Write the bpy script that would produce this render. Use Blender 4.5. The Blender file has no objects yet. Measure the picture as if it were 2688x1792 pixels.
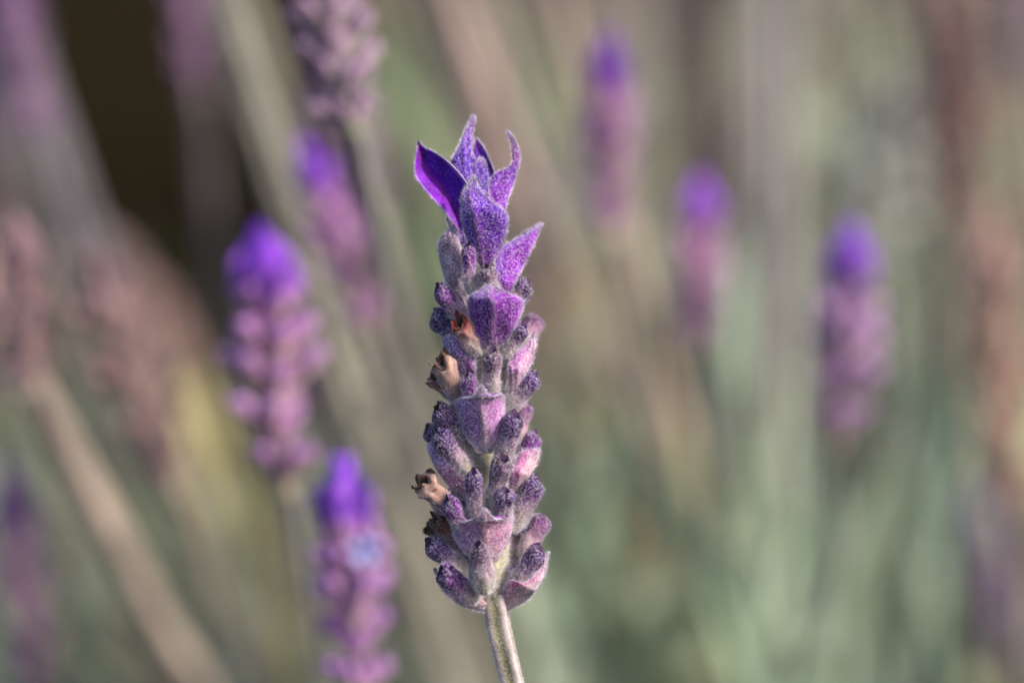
import bpy, math, random
import numpy as np
from mathutils import Vector, Matrix

rng = np.random.default_rng(11)
random.seed(11)
scene = bpy.context.scene
col = scene.collection

# ------------------------------------------------------------------ camera
PITCH = math.radians(12)
MMPX = 1 / 32.5                 # millimetres per photo pixel (2688 wide) on the plane of the flower
DIST = 330.0                    # mm from lens to flower axis
W_MM = 2688 * MMPX
CENTRE = Vector((0, 0, 0.43))   # point of the flower plane in the middle of the picture
R_ = Vector((1, 0, 0))
F_ = Vector((0, math.cos(PITCH), -math.sin(PITCH)))
U_ = Vector((0, math.sin(PITCH), math.cos(PITCH)))
CAMPOS = CENTRE - F_ * (DIST / 1000)
cd = bpy.data.cameras.new('camera')
cam = bpy.data.objects.new('camera', cd)
col.objects.link(cam)
cam.location = CAMPOS
cam.rotation_euler = (math.radians(90) - PITCH, 0, 0)
cd.sensor_width = 36.0
cd.lens = 36.0 * DIST / W_MM
cd.clip_start = 0.01
cd.clip_end = 500
cd.dof.use_dof = True
cd.dof.focus_distance = (DIST - 2.2) / 1000
APERTURE = 15.0                 # mm
cd.dof.aperture_fstop = cd.lens / APERTURE
scene.camera = cam

# ------------------------------------------------------------------ sky, sun, exposure
SUN_FROM = (R_ * 0.70 - F_ * 0.42 + U_ * 0.62).normalized()
world = bpy.data.worlds.new('World')
scene.world = world
world.use_nodes = True
wn = world.node_tree.nodes
wn.clear()
wo = wn.new('ShaderNodeOutputWorld')
wb = wn.new('ShaderNodeBackground')
sky = wn.new('ShaderNodeTexSky')
sky.sky_type = 'NISHITA'
sky.sun_disc = False
sky.sun_elevation = math.asin(SUN_FROM.z)
sky.sun_rotation = math.atan2(SUN_FROM.x, SUN_FROM.y)
sky.dust_density = 2.5
wb.inputs['Strength'].default_value = 0.125
world.node_tree.links.new(sky.outputs[0], wb.inputs[0])
world.node_tree.links.new(wb.outputs[0], wo.inputs[0])
sd = bpy.data.lights.new('sun', 'SUN')
sd.energy = 3.0
sd.angle = math.radians(7)
sd.color = (1.0, 0.93, 0.84)
sun = bpy.data.objects.new('sun', sd)
col.objects.link(sun)
sun.rotation_euler = SUN_FROM.to_track_quat('Z', 'Y').to_euler()
sun.location = CENTRE + SUN_FROM * 3
scene.view_settings.view_transform = 'Standard'
scene.view_settings.look = 'None'
scene.view_settings.exposure = 0.9
scene.view_settings.gamma = 1.0
scene.cycles.use_denoising = True
scene.cycles.max_bounces = 5
scene.cycles.diffuse_bounces = 3

# ------------------------------------------------------------------ helpers
_R, _F, _U, _C = (np.array(v) for v in (R_, F_, U_, CAMPOS))


def P(px, py, dy=0.0):
    """photo pixel + depth in mm behind the plane of the flower -> world point (metres)"""
    d = DIST + dy
    k = MMPX * d / DIST
    return _C + (_F * d + _R * (px - 1344) * k + _U * (896 - py) * k) * 0.001


def PA(pts, dy):
    return np.array([P(x, y, d) for (x, y), d in zip(pts, dy)])


def lin(c):
    c = np.asarray(c, float) / 255.0
    return np.where(c <= 0.04045, c / 12.92, ((c + 0.055) / 1.055) ** 2.4)


def ramp(stops, t):
    xs = [s[0] for s in stops]
    cs = np.array([lin(s[1]) for s in stops])
    t = np.asarray(t, float)
    return np.stack([np.interp(t, xs, cs[:, k]) for k in range(3)], -1)


def spline(pts, n):
    """smooth resampling of a polyline (Catmull-Rom, even in arc length)"""
    p = np.asarray(pts, float)
    if len(p) == 2:
        s = np.linspace(0, 1, n)[:, None]
        return p[0] * (1 - s) + p[1] * s
    h = np.sqrt(np.maximum(np.linalg.norm(np.diff(p, axis=0), axis=1), 1e-12))
    sl = np.diff(p, axis=0) / h[:, None]
    tg = np.zeros_like(p)
    tg[1:-1] = (sl[:-1] * h[1:, None] + sl[1:] * h[:-1, None]) / (h[:-1] + h[1:])[:, None]
    tg[0], tg[-1] = sl[0], sl[-1]
    out = []
    for i in range(len(p) - 1):
        for x in np.linspace(0, 1, 12, endpoint=False):
            out.append((2 * x ** 3 - 3 * x * x + 1) * p[i] + (x ** 3 - 2 * x * x + x) * h[i] * tg[i]
                       + (-2 * x ** 3 + 3 * x * x) * p[i + 1] + (x ** 3 - x * x) * h[i] * tg[i + 1])
    out.append(p[-1])
    o = np.array(out)
    L = np.concatenate([[0], np.cumsum(np.linalg.norm(np.diff(o, axis=0), axis=1))])
    s = np.linspace(0, L[-1], n)
    return np.stack([np.interp(s, L, o[:, k]) for k in range(o.shape[1])], -1)


def nrm(a):
    return a / np.maximum(np.linalg.norm(a, axis=-1, keepdims=True), 1e-12)


def smooth(a, b, x):
    t = np.clip((x - a) / (b - a), 0, 1)
    return t * t * (3 - 2 * t)


class Mesh:
    """collects vertices, faces, vertex colour and material slots of ONE mesh (world metres)"""
    def __init__(self):
        self.v, self.c, self.f, self.m, self.n = [], [], [], [], 0

    def add(self, v, f, c, mat=0):
        v = np.asarray(v, float).reshape(-1, 3)
        c = np.asarray(c, float)
        c = c.reshape(-1, 3) if c.ndim == 3 else np.broadcast_to(c, v.shape)
        self.v.append(v)
        self.c.append(c)
        for q in f:
            self.f.append(tuple(int(i) + self.n for i in q))
        self.m += [mat] * len(f)
        self.n += len(v)

    def build(self, name, mats, parent=None, origin=None, smooth_shade=True):
        v = np.vstack(self.v)
        c = np.vstack(self.c)
        o = v[0] if origin is None else np.asarray(origin, float)
        me = bpy.data.meshes.new(name)
        me.from_pydata((v - o).tolist(), [], self.f)
        at = me.color_attributes.new('vcol', 'FLOAT_COLOR', 'POINT')
        at.data.foreach_set('color', np.hstack([c, np.ones((len(c), 1))]).astype(np.float32).ravel())
        for m in mats:
            me.materials.append(m)
        me.polygons.foreach_set('material_index', np.array(self.m, np.int32))
        me.polygons.foreach_set('use_smooth', np.full(len(self.f), smooth_shade))
        me.update()
        ob = bpy.data.objects.new(name, me)
        col.objects.link(ob)
        if parent is not None:
            ob.parent = parent
            ob.location = Vector(o) - Vector(parent_world[parent.name])
        else:
            ob.location = o
        parent_world[ob.name] = tuple(o)
        return ob


parent_world = {}


def empty(name, loc):
    e = bpy.data.objects.new(name, None)
    e.empty_display_size = 0.01
    col.objects.link(e)
    e.location = loc
    parent_world[e.name] = tuple(loc)
    return e


def tag(o, label=None, cat=None, group=None, kind=None):
    for k, val in (('label', label), ('category', cat), ('group', group), ('kind', kind)):
        if val:
            o[k] = val
    return o


def grid_faces(n, m, off=0, close=False, flip=False):
    f = []
    for i in range(n - 1):
        for j in range(m if close else m - 1):
            a, b = off + i * m + j, off + i * m + (j + 1) % m
            c, d = b + m, a + m
            f.append((d, c, b, a) if flip else (a, b, c, d))
    return f


def grid_normals(g, close=False):
    du = np.gradient(g, axis=0)
    if close:
        dv = (np.roll(g, -1, 1) - np.roll(g, 1, 1)) / 2
    else:
        dv = np.gradient(g, axis=1)
    return nrm(np.cross(dv, du)), nrm(du)


def hairs(M, g, n, along, dens, length, colr, slot, close=False, urange=(0, 1), width=0.02, lay=0.7, edge=0):
    """fine felt of bent hairs on a grid surface g (world metres); dens per mm2, length and width in mm"""
    N, K = g.shape[:2]
    e1 = np.linalg.norm(np.diff(g, axis=0), axis=-1).mean() * (N - 1)
    e2 = np.linalg.norm(np.diff(g, axis=1), axis=-1).sum(1).mean()
    cnt = int(e1 * e2 * 1e6 * dens)
    if edge:
        cnt = int(e1 * 2e3 * edge)
    if cnt < 1:
        return
    u = rng.uniform(urange[0], urange[1], cnt) * (N - 1.001)
    KK = K if close else K - 1.001
    if edge:
        v = np.where(rng.random(cnt) < 0.5, rng.uniform(0, 0.35, cnt), K - 1.002 - rng.uniform(0, 0.35, cnt))
    else:
        v = rng.uniform(0, 1, cnt) * KK
    i, j = u.astype(int), v.astype(int)
    fu, fv = (u - i)[:, None], (v - j)[:, None]
    j1 = (j + 1) % K
    lerp = lambda a: (a[i, j] * (1 - fu) * (1 - fv) + a[i + 1, j] * fu * (1 - fv)
                      + a[i, j1] * (1 - fu) * fv + a[i + 1, j1] * fu * fv)
    p, nn, tt = lerp(g), nrm(lerp(n)), nrm(lerp(along))
    side = np.cross(nn, tt)
    rnd = rng.normal(0, 1, (cnt, 3))
    if edge:
        s = np.where(v < K / 2, -1.0, 1.0)[:, None]
        ds = g[i, -1] - g[i, 0]
        out = nrm(ds) * s
        d = nrm(out * 1.0 + nn * 0.25 + tt * 0.35 + rnd * 0.35)
    else:
        d = nrm(nn * 1.0 + tt * lay * 0.6 + rnd * 0.45)
    L = (length * rng.uniform(0.45, 1.15, cnt) * 0.001)[:, None]
    bend = nrm(d + tt * 0.4 + rng.normal(0, 0.55, (cnt, 3)))
    wv = nrm(np.cross(d, rng.normal(0, 1, (cnt, 3)))) * (width * 0.0005)
    m = p + d * L * 0.5
    t = m + bend * L * 0.55
    p = p - nn * 1e-5
    V = np.stack([p - wv, p + wv, m + wv * 0.8, m - wv * 0.8, t], 1).reshape(-1, 3)
    b = M.n
    M.v.append(V)
    cc = np.asarray(colr) * rng.uniform(0.85, 1.1, (cnt, 1))
    M.c.append(np.repeat(cc, 5, 0))
    base = b + np.arange(cnt) * 5
    q = np.stack([base, base + 1, base + 2, base + 3], 1).tolist()
    r = np.stack([base + 3, base + 2, base + 4], 1).tolist()
    M.f += [tuple(x) for x in q] + [tuple(x) for x in r]
    M.m += [slot] * (2 * cnt)
    M.n += 5 * cnt


# ------------------------------------------------------------------ materials
def new_mat(name):
    m = bpy.data.materials.new(name)
    m.use_nodes = True
    nt = m.node_tree
    nt.nodes.clear()
    return m, nt.nodes, nt.links


def plant_mat(name, speck=0.35, scale=7000.0, light=(0.62, 0.52, 0.66), rough=0.75, sheen=0.5, transl=0.25,
              bump=0.5, tint=False, coarse=900.0, contrast=(0.5, 0.62), sat=1.0, val=1.0):
    m, N, L = new_mat(name)
    out = N.new('ShaderNodeOutputMaterial')
    bs = N.new('ShaderNodeBsdfPrincipled')
    at = N.new('ShaderNodeAttribute')
    at.attribute_name = 'vcol'
    tc = N.new('ShaderNodeTexCoord')
    nz = N.new('ShaderNodeTexNoise')
    nz.inputs['Scale'].default_value = scale
    nz.inputs['Detail'].default_value = 4
    nz.inputs['Roughness'].default_value = 0.65
    nz2 = N.new('ShaderNodeTexNoise')
    nz2.inputs['Scale'].default_value = coarse
    nz2.inputs['Detail'].default_value = 4
    for z in (nz, nz2):
        L.new(tc.outputs['Object'], z.inputs['Vector'])
    rp = N.new('ShaderNodeMapRange')
    rp.inputs['From Min'].default_value = contrast[0]
    rp.inputs['From Max'].default_value = contrast[1]
    rp.inputs['To Max'].default_value = speck
    L.new(nz.outputs['Fac'], rp.inputs['Value'])
    vr = N.new('ShaderNodeMapRange')
    vr.inputs['From Min'].default_value = 0.3
    vr.inputs['From Max'].default_value = 0.7
    vr.inputs['To Min'].default_value = 0.62
    vr.inputs['To Max'].default_value = 1.35
    L.new(nz2.outputs['Fac'], vr.inputs['Value'])
    src = at.outputs['Color']
    if sat != 1.0 or val != 1.0:
        hs = N.new('ShaderNodeHueSaturation')
        hs.inputs['Saturation'].default_value = sat
        hs.inputs['Value'].default_value = val
        L.new(src, hs.inputs['Color'])
        src = hs.outputs['Color']
    if tint:
        oi = N.new('ShaderNodeObjectInfo')
        mt = N.new('ShaderNodeMix')
        mt.data_type = 'RGBA'
        mt.blend_type = 'MULTIPLY'
        mt.inputs['Factor'].default_value = 1
        L.new(src, mt.inputs['A'])
        L.new(oi.outputs['Color'], mt.inputs['B'])
        src = mt.outputs['Result']
    sc = N.new('ShaderNodeVectorMath')
    sc.operation = 'SCALE'
    L.new(src, sc.inputs[0])
    L.new(vr.outputs['Result'], sc.inputs['Scale'])
    mx = N.new('ShaderNodeMix')
    mx.data_type = 'RGBA'
    mx.inputs['B'].default_value = (*light, 1)
    L.new(rp.outputs['Result'], mx.inputs['Factor'])
    L.new(sc.outputs['Vector'], mx.inputs['A'])
    L.new(mx.outputs['Result'], bs.inputs['Base Color'])
    bs.inputs['Roughness'].default_value = rough
    bs.inputs['Specular IOR Level'].default_value = 0.25
    bs.inputs['Sheen Weight'].default_value = sheen
    bs.inputs['Sheen Roughness'].default_value = 0.45
    bs.inputs['Sheen Tint'].default_value = (0.93, 0.88, 1.0, 1)
    bp = N.new('ShaderNodeBump')
    bp.inputs['Strength'].default_value = bump
    bp.inputs['Distance'].default_value = 0.00006
    L.new(nz.outputs['Fac'], bp.inputs['Height'])
    L.new(bp.outputs['Normal'], bs.inputs['Normal'])
    if transl > 0:
        tr = N.new('ShaderNodeBsdfTranslucent')
        L.new(mx.outputs['Result'], tr.inputs['Color'])
        ms = N.new('ShaderNodeMixShader')
        ms.inputs[0].default_value = transl
        L.new(bs.outputs[0], ms.inputs[1])
        L.new(tr.outputs[0], ms.inputs[2])
        L.new(ms.outputs[0], out.inputs[0])
    else:
        L.new(bs.outputs[0], out.inputs[0])
    return m


M_FELT = plant_mat('felted_bract', speck=0.6, scale=5600, light=(0.58, 0.40, 0.70), transl=0.15, contrast=(0.49, 0.63), sat=1.22, val=0.74, sheen=0.15, bump=0.9)
M_PALE = plant_mat('pale_felted_bract', speck=0.6, scale=5200, light=(0.74, 0.62, 0.72), transl=0.15, bump=0.9, contrast=(0.46, 0.62), sat=1.05, val=0.92, sheen=0.2)
M_INNER = plant_mat('smooth_inner_bract', speck=0.22, light=(0.42, 0.16, 0.62), scale=5200, rough=0.55, sheen=0.15, transl=0.3, bump=0.25)
M_CALYX = plant_mat('felted_calyx', speck=0.42, scale=5600, transl=0.0, light=(0.62, 0.53, 0.58), contrast=(0.48, 0.62), sat=1.1, val=1.12, sheen=0.18, bump=0.9)
M_MOUTH = plant_mat('dark_calyx_mouth', speck=0.15, transl=0.0, light=(0.35, 0.28, 0.2), sheen=0.1)
M_HAIR = plant_mat('plant_hair', speck=0.0, transl=0.35, sheen=0.2, bump=0.0, rough=0.5)
M_WITHER = plant_mat('withered_petal', speck=0.22, transl=0.1, light=(0.5, 0.38, 0.3), sheen=0.2, coarse=1600)
M_STEM = plant_mat('felted_stem', speck=0.45, scale=5200, transl=0.0, light=(0.55, 0.5, 0.48), coarse=700)
M_FAR = plant_mat('lavender_felt_tinted', speck=0.25, scale=2500, light=(0.5, 0.44, 0.46), transl=0.2, tint=True, coarse=300, bump=0.2)
M_FARSTEM = plant_mat('lavender_stem_tinted', speck=0.25, scale=1800, light=(0.45, 0.42, 0.36), transl=0.0, tint=True, coarse=200, bump=0.2)
M_LEAF = plant_mat('grey_green_leaf', speck=0.2, scale=1500, light=(0.36, 0.38, 0.30), transl=0.25, tint=True, coarse=160, bump=0.2)

m, N, L = new_mat('dark_soil')
out = N.new('ShaderNodeOutputMaterial')
bs = N.new('ShaderNodeBsdfPrincipled')
tc = N.new('ShaderNodeTexCoord')
nz = N.new('ShaderNodeTexNoise')
nz.inputs['Scale'].default_value = 14
nz.inputs['Detail'].default_value = 8
cr = N.new('ShaderNodeValToRGB')
cr.color_ramp.elements[0].color = (0.004, 0.003, 0.0015, 1)
cr.color_ramp.elements[1].color = (0.024, 0.018, 0.009, 1)
bp = N.new('ShaderNodeBump')
bp.inputs['Distance'].default_value = 0.02
L.new(tc.outputs['Object'], nz.inputs['Vector'])
L.new(nz.outputs['Fac'], cr.inputs[0])
L.new(cr.outputs[0], bs.inputs['Base Color'])
L.new(nz.outputs['Fac'], bp.inputs['Height'])
L.new(bp.outputs[0], bs.inputs['Normal'])
bs.inputs['Roughness'].default_value = 1.0
bs.inputs['Specular IOR Level'].default_value = 0.0
L.new(bs.outputs[0], out.inputs[0])
M_SOIL = m

# ------------------------------------------------------------------ ground
gx = np.concatenate([np.linspace(-80, -2, 14), np.linspace(-1.8, 1.8, 73), np.linspace(2, 80, 14)])
gy = np.concatenate([np.linspace(-60, -1, 8), np.linspace(-0.8, 2.8, 73), np.linspace(3.2, 120, 16)])
G = np.zeros((len(gy), len(gx), 3))
G[..., 0], G[..., 1] = gx[None, :], gy[:, None]
near = np.exp(-((G[..., 0] / 2) ** 2 + ((G[..., 1] - 1) / 2.5) ** 2))
G[..., 2] = near * (0.014 * np.sin(G[..., 0] * 21 + G[..., 1] * 7) + 0.012 * np.sin(G[..., 1] * 29 - G[..., 0] * 11)
                    + 0.008 * rng.normal(0, 1, G.shape[:2])) - 0.01
gm = Mesh()
gm.add(G, grid_faces(len(gy), len(gx)), (0.03, 0.025, 0.015))
tag(gm.build('ground', [M_SOIL], origin=(0, 0, 0)), kind='structure')


# ------------------------------------------------------------------ tubes, calyces, bracts
def frames(pts):
    t = nrm(np.gradient(pts, axis=0))
    ref = -_F
    b = nrm(np.cross(t, ref))            # sideways
    a = nrm(np.cross(b, t))              # towards the camera side
    return t, a, b


def tube(pts, rad, seg=16, ridge=0.0, nridge=4, ph0=0.0):
    pts = np.asarray(pts, float)
    t, a, b = frames(pts)
    ph = np.arange(seg) / seg * 2 * math.pi
    rr = np.asarray(rad, float)[:, None] * (1 + ridge * np.cos(nridge * (ph - ph0)))[None, :]
    return (pts[:, None] + a[:, None] * (np.cos(ph)[None, :, None] * rr[..., None])
            + b[:, None] * (np.sin(ph)[None, :, None] * rr[..., None])), t


WHITE = lin((234, 225, 236))

PAL = {
    # stops along a calyx from its base to its rim
    'violet': [(0, (176, 174, 138)), (0.18, (166, 154, 140)), (0.42, (130, 106, 116)), (0.58, (104, 70, 112)), (0.74, (84, 36, 116)), (0.9, (76, 26, 112)), (1, (56, 18, 84))],
    'magenta': [(0, (180, 176, 148)), (0.2, (164, 148, 146)), (0.42, (140, 104, 130)), (0.62, (126, 48, 146)), (0.85, (118, 34, 144)), (1, (66, 20, 92))],
    'dark': [(0, (140, 136, 104)), (0.2, (96, 82, 80)), (0.5, (60, 40, 60)), (0.75, (62, 28, 76)), (1, (40, 18, 52))],
    'blue': [(0, (140, 140, 130)), (0.3, (110, 104, 126)), (0.6, (72, 48, 116)), (1, (50, 24, 88))],
    'grey': [(0, (186, 184, 142)), (0.25, (170, 160, 140)), (0.5, (146, 122, 130)), (0.72, (122, 88, 116)), (0.88, (96, 58, 100)), (1, (56, 36, 46))],
    'pink': [(0, (192, 176, 158)), (0.3, (180, 150, 150)), (0.55, (160, 110, 140)), (0.8, (132, 62, 136)), (1, (90, 36, 100))],
    'brown': [(0, (160, 134, 126)), (0.3, (150, 112, 110)), (0.55, (168, 126, 112)), (0.85, (184, 150, 138)), (1, (130, 92, 76))],
    'red': [(0, (180, 170, 150)), (0.35, (176, 152, 140)), (0.6, (176, 130, 126)), (0.85, (164, 98, 94)), (1, (120, 44, 40))],
    'rust': [(0, (120, 94, 94)), (0.4, (92, 58, 62)), (0.7, (112, 66, 58)), (1, (60, 32, 28))],
}


def calyx(parent, b, t, w, dyb, dyt, kind='violet', mouth=(0, 1), side=0.6, flare=0.0, bend=0.0, slant=0.07,
          label=None, name='calyx', fat=1.0, dens=80, corolla=None):
    """one tubular calyx: b, t = base and mouth in photo pixels, w = head width in pixels, dyb, dyt = depths in mm.
    mouth = picture direction towards which the open mouth is turned; side = how far it turns to the camera"""
    A, B = P(*b, dyb), P(*t, dyt)
    n = 22
    s = np.linspace(0, 1, n)
    ax = B - A
    Lm = np.linalg.norm(ax)
    perp = nrm(np.cross(ax / Lm, _F))
    mid = perp * bend * Lm
    pts = A + s[:, None] * ax + (s * (1 - s) * 4)[:, None] * mid
    R = w * 1.1 * MMPX * 0.5e-3 * (DIST + dyt) / DIST
    prof = np.interp(s, [0, .05, .14, .30, .46, .58, .68, .80, .88, .94, .98, 1.0],
                     [.25, .50, .72 * fat, .88 * fat, .87 * (.5 + .5 * fat), .86, .94, 1.0, .97, .85, .64, .48])
    if fat > 1.2:
        prof = np.interp(s, [0, .05, .14, .28, .42, .58, .7, .8, .88, .94, .98, 1.0], [.4, .8, 1.2, 1.42, 1.42, 1.28, 1.12, 1.0, .92, .8, .6, .45])
    prof = prof * (1 + flare * smooth(0.7, 1.0, s))
    seg = 26
    g, tt = tube(pts, R * prof, seg, 0.05, 8, rng.uniform(0, 6))
    tdir, a, bb = frames(pts)
    # the mouth: slanted, closed by a lobe on the far side
    md = nrm(_R * mouth[0] + _U * mouth[1] - _F * side)
    ph = np.arange(seg) / seg * 2 * math.pi
    c0, s0 = float(md @ a[-1]), float(md @ bb[-1])
    ph0 = math.atan2(s0, c0)
    dp = (ph - ph0 + math.pi) % (2 * math.pi) - math.pi
    lift = -slant * np.cos(dp) + 0.012 * np.cos(5 * dp + 2.5) + 0.015 * np.exp(-((np.abs(dp) - math.pi) / 0.7) ** 2) - 0.03 * rng.random()
    if flare:
        lift = lift + rng.normal(0, 0.05, seg) + 0.12 * np.sin(4 * ph + rng.uniform(0, 6))
    gape = rng.choice([0.35, 0.6, 0.8, 1.0])
    lob = smooth(0.72, 1.0, s)[:, None] * lift[None, :]
    g = g + (lob * Lm * 0.55)[..., None] * (ax / Lm)
    # lobe bows over the mouth
    bow = (smooth(0.8, 1.0, s)[:, None] * np.exp(-((np.abs(dp) - math.pi) / 0.75) ** 2)[None, :]) * R * 0.18
    g = g + bow[..., None] * md
    cm_ = g[-1].mean(0)
    shut = smooth(0.90, 1.0, s)[:, None] * (1 - gape) * 0.8 * (0.0 if flare else 1.0)
    axn = ax / Lm
    rel = g - cm_
    flat = rel - (rel @ axn)[..., None] * axn
    g = g - flat * shut[..., None]
    # unevenness
    wob = rng.normal(0, 1, (6, 3))
    ang = ph[None, :] + s[:, None] * 3
    nn, al = grid_normals(g, True)
    cen = pts[:, None]
    sign = np.sign(((g - cen) * nn).sum(-1).mean())
    nn = nn * (sign if sign else 1)
    un = sum(0.02 * wob[k, 0] * np.sin((k + 1) * ang + wob[k, 1] * 3 + s[:, None] * 6 * wob[k, 2]) for k in range(6))
    if flare:
        un = un * 2.5
    g = g + nn * (un * R)[..., None]
    stops = PAL[kind]
    if kind in ('violet', 'magenta', 'grey', 'pink', 'blue'):
        stops = [(q, tuple(np.array(c_) * (1 - 0.33 * float(smooth(0.45, 0.7, q))))) for q, c_ in stops]
    tcol = np.clip(s[:, None] + 0.05 * np.sin(3 * ph + wob[0, 0] * 4)[None, :] + 0.03 * rng.normal(0, 1, (n, seg)), 0, 1)
    c = ramp(stops, tcol) * (1 + 0.16 * np.cos(8 * ph + 1))[None, :, None]
    M = Mesh()
    M.add(g, grid_faces(n, seg, 0, True, flip=sign < 0), c.reshape(-1, 3), 0)
    # inside wall going back down
    K = 6
    rows = [g[-1]]
    cen1 = g[-1].mean(0)
    for q in range(1, K + 1):
        f = q / K
        rows.append(cen1 + (g[-1] - cen1) * (0.9 - 0.6 * f ** 1.5) - (ax / Lm) * R * (0.1 + 1.1 * f) * f)
    ins = np.array(rows)
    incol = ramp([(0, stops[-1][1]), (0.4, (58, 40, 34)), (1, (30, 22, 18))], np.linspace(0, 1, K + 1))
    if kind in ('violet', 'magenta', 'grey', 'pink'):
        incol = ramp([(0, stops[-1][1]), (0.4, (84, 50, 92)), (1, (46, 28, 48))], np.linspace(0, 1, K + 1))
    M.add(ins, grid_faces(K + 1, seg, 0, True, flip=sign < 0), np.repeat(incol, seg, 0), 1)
    # foot cap
    M.add(np.vstack([pts[0][None], g[0]]), [(0, 1 + j, 1 + (j + 1) % seg) for j in range(seg)], c[0, 0], 0)
    hc = WHITE * (0.72 if kind in ('rust', 'dark') else 1.0)
    hairs(M, g, nn, al, dens * 0.8, 0.24, hc, 2, True, (0.0, 0.62), width=0.02)
    hairs(M, g, nn, al, dens * 0.24, 0.22, hc, 2, True, (0.62, 0.97), width=0.018)
    hairs(M, g, nn, al, dens * 0.5, 0.42, hc, 2, True, (0.0, 0.45), width=0.018)
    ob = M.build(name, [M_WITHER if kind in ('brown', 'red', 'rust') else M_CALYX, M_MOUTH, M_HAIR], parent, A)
    if label:
        ob['label'] = label
    if corolla:
        crumple(ob, g, ax / Lm, R, corolla)
    return ob


def crumple(parent, g, ax, R, colr):
    """shrivelled petal tube poking out of a calyx mouth"""
    rim = g[-2]
    cen = rim.mean(0)
    n, seg = 9, len(rim)
    ph = np.arange(seg) / seg * 2 * math.pi
    rows, cc = [], []
    k1, k2 = rng.uniform(0, 6, 2)
    drift = nrm(rng.normal(0, 1, 3)) * R * 0.15
    for i in range(n):
        f = i / (n - 1)
        r = (0.9 - 0.25 * math.sin(f * 3) + 0.2 * f * f)
        rag = 1 + f * (0.16 * np.sin(3 * ph + k1) + 0.10 * np.sin(7 * ph + k2))
        rows.append(cen + (rim - cen) * (r * rag)[:, None] + ax * R * (-0.7 + 0.85 * f) + drift * f * f
                    + ax[None] * (R * 0.3 * f * np.sin(5 * ph + k2))[:, None])
        cc.append(np.repeat(lin(colr)[None] * (1.15 - 0.6 * f), seg, 0))
    gg = np.array(rows)
    M = Mesh()
    M.add(gg, grid_faces(n, seg, 0, True), np.vstack(cc), 0)
    M.build('withered_corolla', [M_WITHER], parent, cen)


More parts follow.
